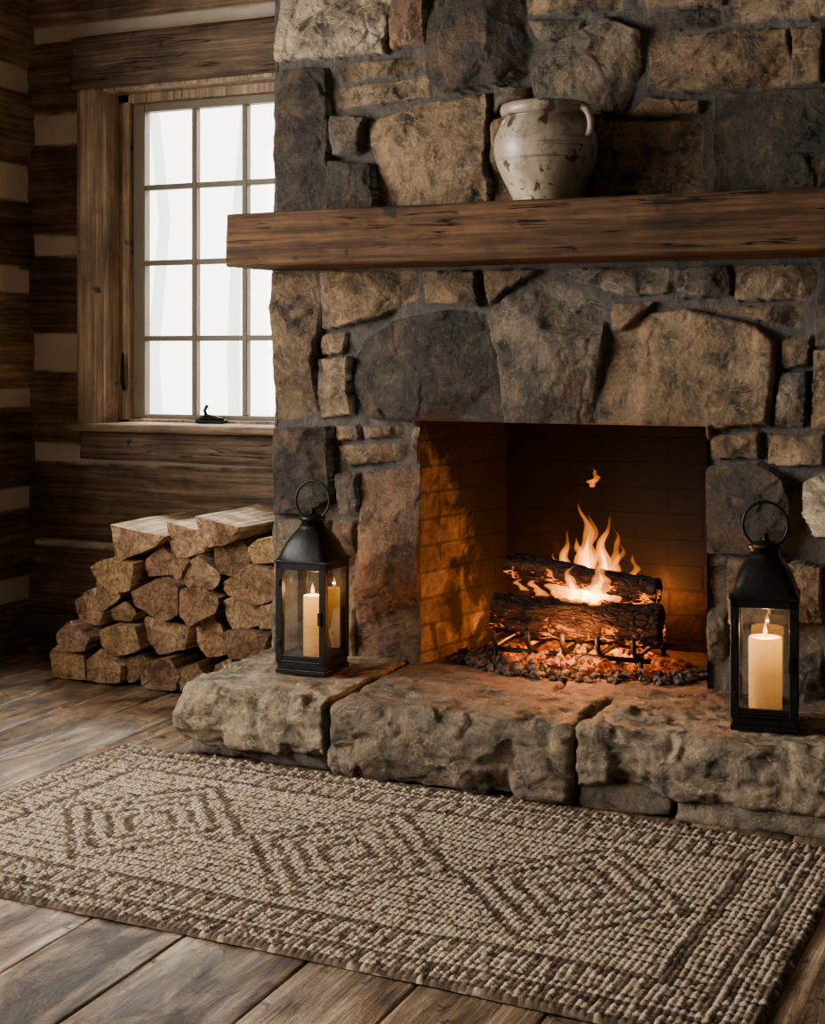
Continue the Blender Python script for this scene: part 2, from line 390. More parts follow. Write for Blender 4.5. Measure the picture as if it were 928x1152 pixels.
for nm, xs, sg, sd in (('chimney_side_left', FX0+.004, -1, 21), ('chimney_side_right', FX1-.004, 1, 22)):
    nu2, nv2 = 80, 350
    Yg, Zg = np.meshgrid(np.linspace(YF-.002, YB, nu2+1), np.linspace(0, 2.9, nv2+1))
    h2, c2 = stonefield(Yg, Zg, courses(YF, YB, 0, 2.9, sd), sd)
    e2 = np.clip((Yg-YF)/.02, 0, 1); h2 = h2*.5*e2
    f = grid_faces(nu2, nv2)
    make(nm, P3(xs+sg*h2, Yg, Zg), f if sg > 0 else f[:, ::-1], STONE, fire, color=c2.reshape(-1, 4))

# firebox interior
def mat_brick(name, c1, c2, mort, sootlo, sootamt, ztop, ysoot=None):
    m = M(name, .85, .15)
    uv = m.tc.outputs['UV']
    br = m.n('ShaderNodeTexBrick', {'Vector': uv, 'Color1': c1+(1,), 'Color2': c2+(1,), 'Mortar': mort+(1,), 'Scale': 1., 'Mortar Size': .005, 'Mortar Smooth': .3, 'Bias': 0., 'Brick Width': .225, 'Row Height': .083})
    n = m.noise(4.5, 7, .68, dist=.7); n2 = m.noise(35, 6, .65)
    sep = m.n('ShaderNodeSeparateXYZ', {0: m.tc.outputs['Object']})
    c = m.mix(br.outputs[0], m.ramp(n2, [(.3, .45), (.7, 1.4)]), 1, 'MULTIPLY')
    # real soot deposit, heavier near the back and up the flue
    bias = n
    if ysoot: bias = m.math('SUBTRACT', bias, m.math('MULTIPLY', m.math('SUBTRACT', sep.outputs[1], ysoot), .95))
    bias = m.math('SUBTRACT', bias, m.math('MULTIPLY', m.math('MAXIMUM', m.math('SUBTRACT', sep.outputs[2], ztop), 0.), .7))
    c = m.mix(c, (.006, .005, .004), m.ramp(bias, [(sootlo, sootamt), (sootlo+.17, 0)]))
    m.base(c); m.nrm(m.bump(m.math('ADD', m.math('MULTIPLY', br.outputs[1], -1.), m.math('MULTIPLY', n2, .6)), .8, .010)); return m.m
B1 = mat_brick('fire_brick', (.20, .150, .112), (.14, .105, .08), (.10, .08, .065), .47, .96, .60, 4.38)
B2 = mat_brick('sooted_fire_brick', (.036, .022, .015), (.020, .014, .010), (.010, .008, .006), .50, .95, .38)
BX0, BX1, BYK = -1.69, -.992, 4.65
def wallquad(name, a, b, z0, z1, mat):
    L = math.hypot(b[0]-a[0], b[1]-a[1])
    return make(name, [(a[0], a[1], z0), (b[0], b[1], z0), (b[0], b[1], z1), (a[0], a[1], z1)], [[0, 1, 2, 3]], mat, fire, smooth=False, uv=[(0, 0), (L, 0), (L, z1-z0), (0, z1-z0)])
wallquad('firebox_side_left', (OX0, 4.135), (BX0, BYK), .15, 1.0, B1)
wallquad('firebox_back', (BX0, BYK), (BX1, BYK), .15, 1.0, B2)
wallquad('firebox_side_right', (BX1, BYK), (OX1, 4.135), .15, 1.0, B1)
SOOT = mat_simple('soot', (.012, .011, .010), .9, bumps=(30, .5, .01))
boxes('firebox_roof', [(OX0-.02, OX1+.02, 4.155, 4.7, .962, 1.02)], SOOT, fire, .004)
rock('firebox_floor', (OX0+.0, OX1, 4.12, 4.66, .05, .198), .01, .012, .004, STONE, fire, 5, color=(.055, .046, .036))

# hearth
rock('hearth_core', (-2.27, -.40, 3.62, 4.2, 0, .165), .02, .02, .006, STONE, fire, 1, color=(.10, .09, .07))
rock('hearth_slab_1', (-2.325, -1.838, 3.565, 4.18, .04, .205), .010, .0055, .007, STONE, fire, 31, (5, 5, 8), color=(.29, .222, .140), chips=14, chipd=(.004, .026), fine=.5, strata=.005, fac=.008)
rock('hearth_slab_2', (-1.815, -1.115, 3.545, 3.93, .005, .205), .030, .0055, .009, STONE, fire, 43, (4, 4, 7), color=(.195, .143, .090), chips=16, chipd=(.004, .028), fine=.5, strata=.005, fac=.009)
rock('hearth_slab_3', (-1.10, -.365, 3.555, 3.96, .055, .208), .010, .0055, .008, STONE, fire, 52, (5, 5, 8), color=(.265, .198, .125), chips=18, chipd=(.004, .026), fine=.5, strata=.006, fac=.009)
rock('hearth_slab_4', (-1.822, -1.30, 3.90, 4.16, .05, .202), .012, .008, .006, STONE, fire, 61, (5, 5, 6), color=(.14, .108, .075), fine=.5, fac=.005)
rock('hearth_slab_5', (-1.29, -.37, 3.935, 4.16, .05, .203), .012, .008, .006, STONE, fire, 67, (5, 5, 6), color=(.14, .108, .075), fine=.5, fac=.005)
rock('hearth_base_1', (-2.28, -1.83, 3.60, 3.8, 0, .05), .02, .008, .008, STONE, fire, 71, (7, 7, 9), color=(.12, .10, .08))
rock('hearth_base_2', (-1.10, -.86, 3.575, 3.8, 0, .072), .012, .007, .007, STONE, fire, 72, (7, 7, 9), color=(.14, .105, .07), fac=.008)
rock('hearth_base_3', (-.85, -.37, 3.570, 3.8, 0, .072), .012, .007, .008, STONE, fire, 73, (7, 7, 9), color=(.20, .155, .105), fac=.008)

# mantel
rock('fireplace_mantel', (-2.318, -.365, 3.85, 4.135, 1.434, 1.597), .006, .007, .0026, MANTEL, None, 12, (1.2, 9, 9), fine=.9)

# ------------------------------------------------------------------ log walls
def logwall(name, a0, a1, zt, bands, axis, pos, sign, hole, mat, seed):
    rs = .010; nu = int((a1-a0)/rs); nv = int(zt/rs)
    A, Zz = np.meshgrid(np.linspace(a0, a1, nu+1), np.linspace(-.04, zt, nv+1)); sh = A.shape
    zw = Zz+(.014*fbm(P3(A*1.7, A*0, Zz*1.2), 3, seed)+.007*fbm(P3(A*12, A*0, Zz*8), 3, seed+2)).reshape(sh)
    d = np.full(sh, 9.); lid = np.zeros(sh, int)
    for k, (b0, b1) in enumerate(bands):
        dd = np.maximum(b0-zw, zw-b1); d = np.minimum(d, dd); lid += (zw > (b0+b1)/2)
    q = np.clip(d/.03, 0, 1); lg = d > 0
    hh = np.where(lg, .030*(1-(1-q)**2)**.7+.010*fbm(P3(A*2, A*0, Zz*16), 4, seed+4).reshape(sh)*q+.012*fbm(P3(A*5, A*0, Zz*6), 3, seed+6).reshape(sh)*q,
                  .014+.006*fbm(P3(A*8, A*0, Zz*8), 3, seed+5).reshape(sh))
    rng = random.Random(seed); tn = np.array([np.array((.172, .113, .066))*rng.uniform(.6, 1.35) for _ in range(len(bands)+2)])
    col = np.ones(sh+(4,)); col[..., :3] = tn[lid]; col[..., 3] = np.clip(d/.006+.5, 0, 1)
    ac = (A[:-1, :-1]+A[1:, 1:])/2; zc = (Zz[:-1, :-1]+Zz[1:, 1:])/2
    keep = ~((ac > hole[0]) & (ac < hole[1]) & (zc > hole[2]) & (zc < hole[3]))
    P = P3(A, pos+sign*hh, Zz) if axis == 0 else P3(pos+sign*hh, A, Zz)
    f = grid_faces(nu, nv, keep)
    if axis == 1: f = f[:, ::-1]
    f = f if sign < 0 else f[:, ::-1] if axis == 0 else f
    return make(name, P, f, mat, None, color=col.reshape(-1, 4))
WX0, WX1, WZ0, WZ1 = -3.438, -2.50, .89, 2.216
LWX = logwall('wall_back', -3.93, 3.0, 2.9, [(.385, .41), (.72, .80), (1.09, 1.25), (1.565, 1.655), (2.02, 2.15), (2.44, 2.51)], 0, YB+.045, -1, (WX0-.0, WX1, WZ0, WZ1), mat_logwall('hewn_log_x', 0), 4)
LWY = logwall('wall_left', -1.5, YB+.10, 2.9, [(.165, .265), (.54, .63), (.95, 1.035), (1.41, 1.515), (1.785, 1.94), (2.24, 2.35), (2.7, 2.75)], 1, -3.86, 1, (.6, 3.1, .8, 2.3), mat_logwall('hewn_log_y', 1), 9)
CEIL = mat_wood('ceiling_boards', (.06, .04, .025), (.16, .11, .07), 1)
boxes('ceiling', [(-3.95, 3.0, -1.5, 4.95, 2.9, 2.98)], CEIL, None, 0)

# ------------------------------------------------------------------ floor planks
mf = M('worn_floor_planks', .4, .5); at = mf.attr()
offs = mf.n('ShaderNodeVectorMath', {0: at.outputs['Color'], 1: (97, 61, 43)}, operation='MULTIPLY').outputs[0]
def addv(v): return mf.n('ShaderNodeVectorMath', {0: v, 1: offs}, operation='ADD').outputs[0]
g = mf.noise(1, 8, .68, addv(mf.map((20, 1.6, 20))), .8); big = mf.noise(1, 7, .7, addv(mf.map((6, 3, 6))), .8); fine = mf.noise(1, 4, .65, addv(mf.map((110, 4, 110))), .2)
c = mf.ramp(g, [(.30, (.058, .032, .016)), (.5, (.20, .127, .072)), (.70, (.43, .305, .19))])
c = mf.mix(c, mf.ramp(big, [(.40, .22), (.58, 1.5)]), .95, 'MULTIPLY')
c = mf.mix(c, mf.ramp(fine, [(.3, .4), (.65, 1.25)]), .9, 'MULTIPLY')
sp = mf.noise(20, 6, .7); c = mf.mix(c, (.012, .009, .007), mf.ramp(sp, [(.35, .9), (.43, 0)]))
al = mf.n('ShaderNodeCombineColor', {0: at.outputs['Alpha'], 1: at.outputs['Alpha'], 2: at.outputs['Alpha']}).outputs[0]
mf.base(mf.mix(c, al, 1, 'MULTIPLY'))
mf.nrm(mf.bump(mf.math('ADD', mf.math('ADD', g, mf.math('MULTIPLY', fine, .4)), mf.math('MULTIPLY', big, 1.6)), .7, .009))
mf.set(mf.b.inputs['Roughness'], mf.ramp(big, [(.38, .48), (.62, .14)]))
rng = random.Random(7); V = []; Fc = []; Cl = []
x = -3.95
while x < 3.0:
    w = rng.uniform(.19, .29); y = -1.5-rng.uniform(0, 1.5)
    while y < 4.9:
        L = rng.uniform(1.8, 3.4); y1 = min(y+L, 4.92); rc = (rng.random(), rng.random(), rng.random(), rng.uniform(.7, 1.25))
        nx, ny = 8, max(2, int((y1-y)/.05))
        aa, bb = np.meshgrid(np.array([0, .0025, .010, .3*w, .5*w, .7*w, w-.010, w-.0025, w]), np.linspace(0, y1-y, ny+1))
        e = np.minimum(aa, w-aa)
        zz = -.005*np.clip(1-e/.003, 0, 1)
        zz = zz+.0035*fbm(P3(aa*9, bb*3, aa*0+len(V)), 2, 3).reshape(aa.shape)
        sx = .002*fbm(P3(bb*2, bb*0, bb*0+x), 2, 4).reshape(aa.shape)
        o = len(V); V += P3(x+aa*1.0+sx, y+bb+.0015, zz-.0015).tolist(); Fc += (grid_faces(nx, ny)+o).tolist(); Cl += [rc]*aa.size
        y = y1+.003
    x += w+.0015
make('floor', V, Fc, mf.m, None, color=Cl)
boxes('subfloor', [(-3.99, 3.0, -1.5, 4.98, -.08, -.012)], SOOT, None, 0)

# ------------------------------------------------------------------ window
win = group('window_1', (-2.97, 4.85, 1.55))
rock('casing_left', (-3.552, WX0, 4.755, 4.86, .87, 2.225), .006, .02, .003, TRIMZ, win, 3, (9, 9, 1.5))
rock('casing_right', (WX1, -2.40, 4.755, 4.86, .87, 2.225), .006, .02, .003, TRIMZ, win, 4, (9, 9, 1.5))
rock('casing_head', (-3.575, -2.33, 4.74, 4.86, 2.222, 2.43), .008, .02, .004, DARKX, win, 5, (1.5, 9, 9))
rock('window_sill', (-3.58, -2.33, 4.70, 4.95, .862, .892), .008, .015, .003, TRIMX, win, 6, (1.5, 9, 9))
rock('apron_board', (-3.55, -2.33, 4.765, 4.86, .745, .86), .008, .02, .005, DARKX, win, 7, (1.5, 9, 9))
boxes('jamb_boards', [(WX0-.02, WX0+.004, 4.77, 5.0, .88, 2.23), (WX1-.004, WX1+.02, 4.77, 5.0, .88, 2.23), (WX0, WX1, 4.77, 5.0, WZ1-.006, WZ1+.02), (WX0, WX1, 4.77, 5.0, .87, .894)], TRIMZ, win, .002)
gx0, gx1, gz0, gz1 = -3.33, -2.64, .925, 2.14
fr = [(WX0, gx0-.055, 4.875, 4.97, .89, WZ1), (gx1+.055, WX1, 4.875, 4.97, .89, WZ1), (WX0, WX1, 4.875, 4.97, gz1+.035, WZ1), (WX0, WX1, 4.875, 4.97, .89, gz0-.018)]
boxes('window_frame', fr, TRIMZ, win, .004)
sa = [(gx0-.055, gx0, 4.90, 4.945, gz0-.018, gz1+.035), (gx1, gx1+.055, 4.90, 4.945, gz0-.018, gz1+.035), (gx0, gx1, 4.90, 4.945, gz1, gz1+.035), (gx0, gx1, 4.90, 4.945, gz0-.018, gz0)]
boxes('sash', sa, SASH, win, .005)
mu = []
for k in (1, 2): xx = gx0+(gx1-gx0)*k/3; mu.append((xx-.011, xx+.011, 4.905, 4.94, gz0, gz1))
for k in (1, 2, 3): zz = gz0+(gz1-gz0)*k/4; mu.append((gx0, gx1, 4.907, 4.938, zz-.011, zz+.011))
boxes('muntins', mu, SASH, win, .004)
boxes('glass', [(gx0, gx1, 4.921, 4.925, gz0, gz1)], mat_glass('window_glass', .05), win, 0)
hx, hz = on_y(236, 470, 4.87)
tube('crank_handle', [(hx-.035, 4.86, hz-.008), (hx+.0, 4.85, hz+.003), (hx+.05, 4.84, hz+.0), (hx+.085, 4.83, hz-.003)], [.011, .015, .008, .006], IRON, win)
tube('crank_arm', [(hx, 4.85, hz), (hx-.005, 4.84, hz+.03), (hx+.012, 4.83, hz+.048)], [.008, .006, .008], IRON, win)
boxes('crank_base', [(hx-.055, hx+.075, 4.845, 4.885, hz-.022, hz-.005)], IRON, win, .006)
tube('sash_latch', [(-3.40, 4.86, 1.02), (-3.40, 4.85, 1.06), (-3.402, 4.855, 1.17)], [.007, .009, .005], IRON, win)
win2 = group('added_window_2', (-3.85, 1.85, 1.5))  # unseen window, added in the left wall to carry the side light
w2 = [(-3.95, -3.80, .52, .6, .72, 2.38), (-3.95, -3.80, 3.1, 3.18, .72, 2.38), (-3.95, -3.80, .52, 3.18, 2.3, 2.38), (-3.97, -3.78, .5, 3.2, .72, .8)]
for k in range(1, 6): yy = .6+2.5*k/6; w2.append((-3.90, -3.87, yy-.01, yy+.01, .8, 2.3))
for k in range(1, 4): zz = .8+1.5*k/4; w2.append((-3.90, -3.87, .6, 3.1, zz-.01, zz+.01))
boxes('frame_and_muntins', w2, TRIMZ, win2, .004)

tm = mat_emit('bark_haze_glow', (.92, 1, .94), 4.6)  # pale outdoor haze painted as emission; trunks themselves give no light
tr = group('tree_trunks', (-6, 10, 0)); rng = random.Random(2)
for k in range(14):
    tx = -9.5+k*.5+rng.uniform(-.25, .25); r0 = rng.uniform(.02, .10); py = 10+rng.uniform(0, 1.5)
    tube('trunk_%d' % k, [(tx+rng.uniform(-.03, .03)*j, py, -1+j*1.1) for j in range(9)], [r0*(1-j*.06) for j in range(9)], tm, tr)

# ------------------------------------------------------------------ rug
rl, rw = 2.10, 1.08; sp_ = .0030
nu, nv = int(rl/sp_), int(rw/sp_)
A, B = np.meshgrid(np.linspace(-rl/2, rl/2, nu+1), np.linspace(-rw/2, rw/2, nv+1)); sh = A.shape
kp, kq = .0145, .0120
jx = (.0035*fbm(P3(A*14, B*14, A*0), 3, 5)).reshape(sh); jy = (.0035*fbm(P3(A*14, B*14, A*0+9), 3, 6)).reshape(sh)
ki = np.floor((A+jx)/kp); ax_ = (A+jx)/kp-ki
kj = np.floor((B+jy)/kq); by_ = (B+jy)/kq-kj
kn = np.sqrt(np.clip(1-((ax_-.5)/.56)**2, 0, 1))*np.sqrt(np.clip(1-((by_-.5)/.55)**2, 0, 1))
iz = np.zeros(sh, np.int64)
rnd = (_hash(ki.astype(np.int64), kj.astype(np.int64), iz, 3)+1)/2
rnd2 = (_hash(ki.astype(np.int64), kj.astype(np.int64), iz+1, 8)+1)/2
kx = (ki+.5)*kp; ky = (kj+.5)*kq
a = np.minimum(rl/2-np.abs(kx), rw/2-np.abs(ky)); longside = (rw/2-np.abs(ky)) < (rl/2-np.abs(kx))
colm = np.where(longside, ki, kj)
pr = np.full(sh, .025)
pr[a < .026] = .9
pr[(a >= .026) & (a < .060) & (colm % 2 == 0)] = .8
for l0, l1 in ((.060, .084), (.098, .111), (.185, .210)): pr[(a >= l0) & (a < l1)] = .95
bd = (a >= .111) & (a < .185); pr[bd & (colm % 3 == 0)] = .92
fld = a >= .223
# nested key-pattern lozenges along the field, ruled weft lines between them
hx_ = .275; lxx = np.abs(((kx+hx_) % (2*hx_))-hx_); Lz = lxx/hx_+np.abs(ky)/.315
inl = fld & (Lz < 1.0)
pr[fld & ~inl & (kj % 3 == 0)] = .92
pr[inl & (Lz > .89)] = .96
for l0, l1 in ((.66, .77), (.43, .54), (.20, .31)): pr[inl & (Lz > l0) & (Lz < l1)] = .94
dark = rnd < pr
cream = np.array((.53, .42, .295)); dk = np.array((.105, .073, .049))
base = np.where(dark[..., None], dk*(.45+1.2*rnd2[..., None]), cream*(.65+.42*rnd2[..., None]))
tanm = (rnd2 > .88) & ~dark; base[tanm] = np.array((.34, .245, .155))
base = base*(.92+.14*fbm(P3(A*2, B*2, A*0), 2, 9).reshape(sh))[..., None]
eg = np.clip(np.minimum(rl/2-np.abs(A), rw/2-np.abs(B))/.008, 0, 1)
hgt = (.004+.012*kn*(.7+.5*rnd2)*np.where(dark, .75, 1)+.004*(fbm(P3(A*3, B*3, A*0), 2, 4).reshape(sh)))*eg
wave = .010*np.sin(A*3.1+1)*1.0
th = math.radians(-2.4); X2 = A; Y2 = B+wave*.6+(.004*fbm(P3(A*4, A*0, A*0), 2, 1)).reshape(sh)
cx, cy = -1.482, 3.000
V = P3(cx+X2*math.cos(th)-Y2*math.sin(th), cy+X2*math.sin(th)+Y2*math.cos(th), hgt+.0015)
cl = np.ones(sh+(4,)); cl[..., :3] = base
mr = M('woven_wool', .95, .1); ar = mr.attr(); nf = mr.noise(260, 3, .6)
mr.base(mr.mix(ar.outputs['Color'], mr.ramp(nf, [(.3, .55), (.7, 1.4)]), .8, 'MULTIPLY')); mr.nrm(mr.bump(nf, .6, .003))
make('woven_rug', V, grid_faces(nu, nv), mr.m, None, color=cl.reshape(-1, 4))

# ------------------------------------------------------------------ firewood
def wood_attr(m, c):
    al = m.attr().outputs['Color']; return m.mix(c, al, 1, 'MULTIPLY')
me_ = M('firewood_endgrain', .85, .15); n1 = me_.noise(12, 7, .7, dist=.8); n2 = me_.noise(80, 5, .7, dist=.5)
c = me_.ramp(n1, [(.32, (.10, .053, .026)), (.68, (.46, .285, .155))]); c = me_.mix(c, me_.ramp(n2, [(.35, .4), (.62, 1.25)]), .9, 'MULTIPLY')
ckk = me_.ramp(me_.noise(16, 3, .5, me_.map((1.6, .3, .8)), 1.), [(.485, 0), (.5, .85), (.515, 0)]); c = me_.mix(c, (.02, .012, .008), ckk)
me_.base(wood_attr(me_, c)); me_.nrm(me_.bump(n2, .8, .008)); ENDG = me_.m
ms_ = M('split_wood', .7, .25); g = ms_.noise(1, 7, .7, ms_.map((60, 3, 60)), .5); bg = ms_.noise(8, 6, .65, dist=.5)
c = ms_.ramp(g, [(.36, (.14, .08, .042)), (.62, (.80, .60, .40))]); c = ms_.mix(c, ms_.ramp(bg, [(.34, .35), (.62, 1.3)]), .9, 'MULTIPLY'); ms_.base(wood_attr(ms_, c)); ms_.nrm(ms_.bump(g, 1., .02)); SPLIT = ms_.m
mk_ = M('bark', .9, .15); n1 = mk_.noise(1, 6, .7, mk_.map((45, 9, 45)), 1); mk_.base(mk_.ramp(n1, [(.3, (.018, .013, .009)), (.7, (.14, .095, .063))])); mk_.nrm(mk_.bump(n1, 1, .018)); BARK = mk_.m
logs = [
 [(124,590),(187,603),(176,614),(150,626),(130,629)], [(183,588),(232,600),(226,622),(200,630),(188,618)], [(224,580),(274,592),(262,610),(234,614)],
 [(237,622),(246,611),(262,608),(276,616),(280,634),(266,648),(246,646)], [(278,616),(290,606),(318,604),(318,634),(284,634)],
 [(105,636),(128,626),(156,632),(152,664),(136,668),(112,652)], [(158,630),(176,616),(198,630),(194,648),(162,650)], [(204,640),(222,624),(248,646),(240,664),(212,662)], [(258,652),(284,634),(318,640),(318,672),(286,680),(262,668)], [(198,630),(204,628),(214,632),(204,652),(196,648)],
 [(78,676),(98,662),(112,690),(106,706),(84,698)], [(106,652),(126,658),(134,672),(120,684),(108,690),(104,668)], [(122,686),(140,676),(152,690),(146,700),(126,698)], [(151,664),(180,650),(204,660),(204,690),(184,698),(158,682)], [(206,662),(232,660),(248,672),(246,688),(216,704),(206,692)], [(250,676),(270,666),(296,680),(292,704),(262,710)], [(298,680),(318,676),(318,706),(296,706)],
 [(68,710),(84,696),(108,716),(100,732),(74,730)], [(112,708),(128,702),(156,704),(162,730),(132,738),(116,724)], [(160,694),(186,700),(212,706),(206,732),(176,738),(164,720)], [(216,708),(232,694),(246,706),(252,738),(230,742),(218,728)], [(254,710),(276,706),(306,714),(300,738),(262,740)],
 [(57,738),(66,724),(96,738),(98,764),(60,762)], [(99,742),(116,728),(140,748),(138,768),(100,768)], [(136,742),(158,736),(168,748),(150,768),(140,768)], [(162,760),(174,742),(196,738),(208,758),(202,775),(168,774)], [(206,752),(226,744),(236,762),(226,775),(208,775)], [(238,750),(256,742),(262,760),(250,777),(238,777)], [(262,746),(282,742),(300,748),(298,778),(264,778)],
]
V = []; Fc = []; MI = []; CO = []; rng = random.Random(11)
for li, pl in enumerate(logs):
    y0 = 4.245+rng.uniform(-.035, .035); L = rng.uniform(.42, .47)
    P = [on_y(u, v, 4.245) for u, v in pl]; P = [(max(x, -3.4), max(z, .006)) for x, z in P]; P = [(min(x, -2.345), z) for x, z in P]
    n = len(P); cxx = sum(p[0] for p in P)/n; czz = sum(p[1] for p in P)/n
    k = .97; bk = {rng.randrange(n)} | ({rng.randrange(n)} if rng.random() < .8 else set())
    tone = rng.uniform(.45, 1.2); tc_ = (tone, tone*rng.uniform(.88, 1.02), tone*rng.uniform(.78, 1.0), 1)
    if li in (3,): bk = set(range(n))
    if li in (0, 1, 2): bk = set([n-2]); tc_ = (1.2, 1.17, 1.12, 1)
    ring = []; fl = []
    for i in range(n):
        a0 = P[i]; b0 = P[(i+1) % n]
        for s in range(5):
            t = s/5; bul = (.07 if i in bk else .0)*math.sin(math.pi*t)
            dx, dz = b0[0]-a0[0], b0[1]-a0[1]
            x = a0[0]+dx*t; z = a0[1]+dz*t
            ddx, ddz = x-cxx, z-czz
            f_ = k+bul*1.5+rng.uniform(-.025, .025)
            ring.append((ddx*f_, ddz*f_)); fl.append(2 if i in bk else 1)
    m_ = len(ring); o = len(V); R = 7
    tw = rng.uniform(-.08, .08); shx, shz = rng.uniform(-.006, .006), rng.uniform(-.004, .004)
    for r_ in range(R):
        t = r_/(R-1)
        for q_ in ring:
            w = 1+.03*math.sin(t*5+li); ca, sa_ = math.cos(tw*t), math.sin(tw*t)
            xx = q_[0]*w*ca-q_[1]*w*sa_+rng.uniform(-.0015, .0015); zz = q_[0]*w*sa_+q_[1]*w*ca+rng.uniform(-.0015, .0015)
            V.append((min(cxx+xx+shx*t, -2.345), y0+t*L+(rng.uniform(-.003, .003) if r_ in (0, R-1) else 0), max(czz+zz+shz*t, .003))); CO.append(tc_)
    for r_ in range(R-1):
        for i in range(m_):
            Fc.append([o+r_*m_+i, o+r_*m_+(i+1) % m_, o+(r_+1)*m_+(i+1) % m_, o+(r_+1)*m_+i]); MI.append(fl[i])
    for r_ in (0, R-1):
        V.append((cxx, y0+(0 if r_ == 0 else L), czz)); CO.append(tc_); ci = len(V)-1
        for i in range(m_): Fc.append([ci, o+r_*m_+i, o+r_*m_+(i+1) % m_]); MI.append(0)
make('firewood_pile', V, Fc, [ENDG, SPLIT, BARK], None, smooth=False, midx=MI, recalc=True, color=CO)

# ------------------------------------------------------------------ crock on mantel
mc = M('stoneware_glaze', .34, .45)
n1 = mc.noise(7, 7, .65, dist=.6); n2 = mc.noise(26, 6, .75, mc.map((1, 1, .5))); n3 = mc.noise(22, 4, .6, mc.map((1, 1, .8), (4, 2, 7)), .8)
c = mc.ramp(n1, [(.3, (.17, .122, .078)), (.65, (.45, .365, .255))])
c = mc.mix(c, (.09, .052, .028), mc.ramp(n2, [(.53, 0), (.68, .85)]))
c = mc.mix(c, (.03, .018, .012), mc.ramp(n3, [(.61, 0), (.625, .9)]))
zc_ = mc.n('ShaderNodeSeparateXYZ', {0: mc.tc.outputs['Object']}).outputs[2]
c = mc.mix(c, (.07, .045, .028), mc.ramp(mc.math('SUBTRACT', zc_, 1.0), [(.822, 0), (.840, .45), (.858, .25)]))
c = mc.mix(c, (.06, .045, .035), mc.ramp(mc.noise(1, 3, .5, mc.map((2, 2, 70))), [(.62, 0), (.68, .6)])); mc.base(c); mc.nrm(mc.bump(mc.noise(18, 4, .5), .3, .01)); GLAZE = mc.m
pot = group('stoneware_crock', (-1.329, 3.985, 1.6))
prof = [(.0, 0), (.088, 0), (.092, .005), (.104, .03), (.122, .065), (.138, .10), (.147, .13), (.150, .155), (.148, .18), (.139, .205), (.127, .222), (.119, .232), (.116, .240), (.118, .244), (.127, .250), (.131, .260), (.130, .272), (.124, .280), (.114, .279), (.106, .270), (.104, .245), (.118, .215), (.130, .17), (.118, .09), (.08, .02), (0, .015)]
def smooth_prof(p, k=4):
    out = []
    for i in range(len(p)-1):
        p0 = p[max(i-1, 0)]; p1 = p[i]; p2 = p[i+1]; p3 = p[min(i+2, len(p)-1)]
        for s in range(k):
            t = s/k
            out.append(tuple(.5*((2*p1[j])+(-p0[j]+p2[j])*t+(2*p0[j]-5*p1[j]+4*p2[j]-p3[j])*t*t+(-p0[j]+3*p1[j]-3*p2[j]+p3[j])*t**3) for j in (0, 1)))
    out.append(p[-1]); return [(max(r, .0005), z) for r, z in out]
PX, PY, PZ = -1.329, 3.985, 1.6025
lathe('body', smooth_prof(prof), (PX, PY, PZ), GLAZE, pot, 72, .006, False)
for sg, nm in ((1, 'handle_right'), (-1, 'handle_left')):
    ang = math.radians(-22 if sg > 0 else 160)
    dx, dy = math.cos(ang), math.sin(ang); pp = []
    for k in range(13):
        t = k/12*math.pi; rr = .118+.036*math.sin(t)**.8+.022*(k/12); zz = .262-.078*(1-math.cos(t))/2*1.1
        pp.append((PX+dx*rr, PY+dy*rr, PZ+zz))
    tube(nm, pp, .0105, GLAZE, pot, 12)

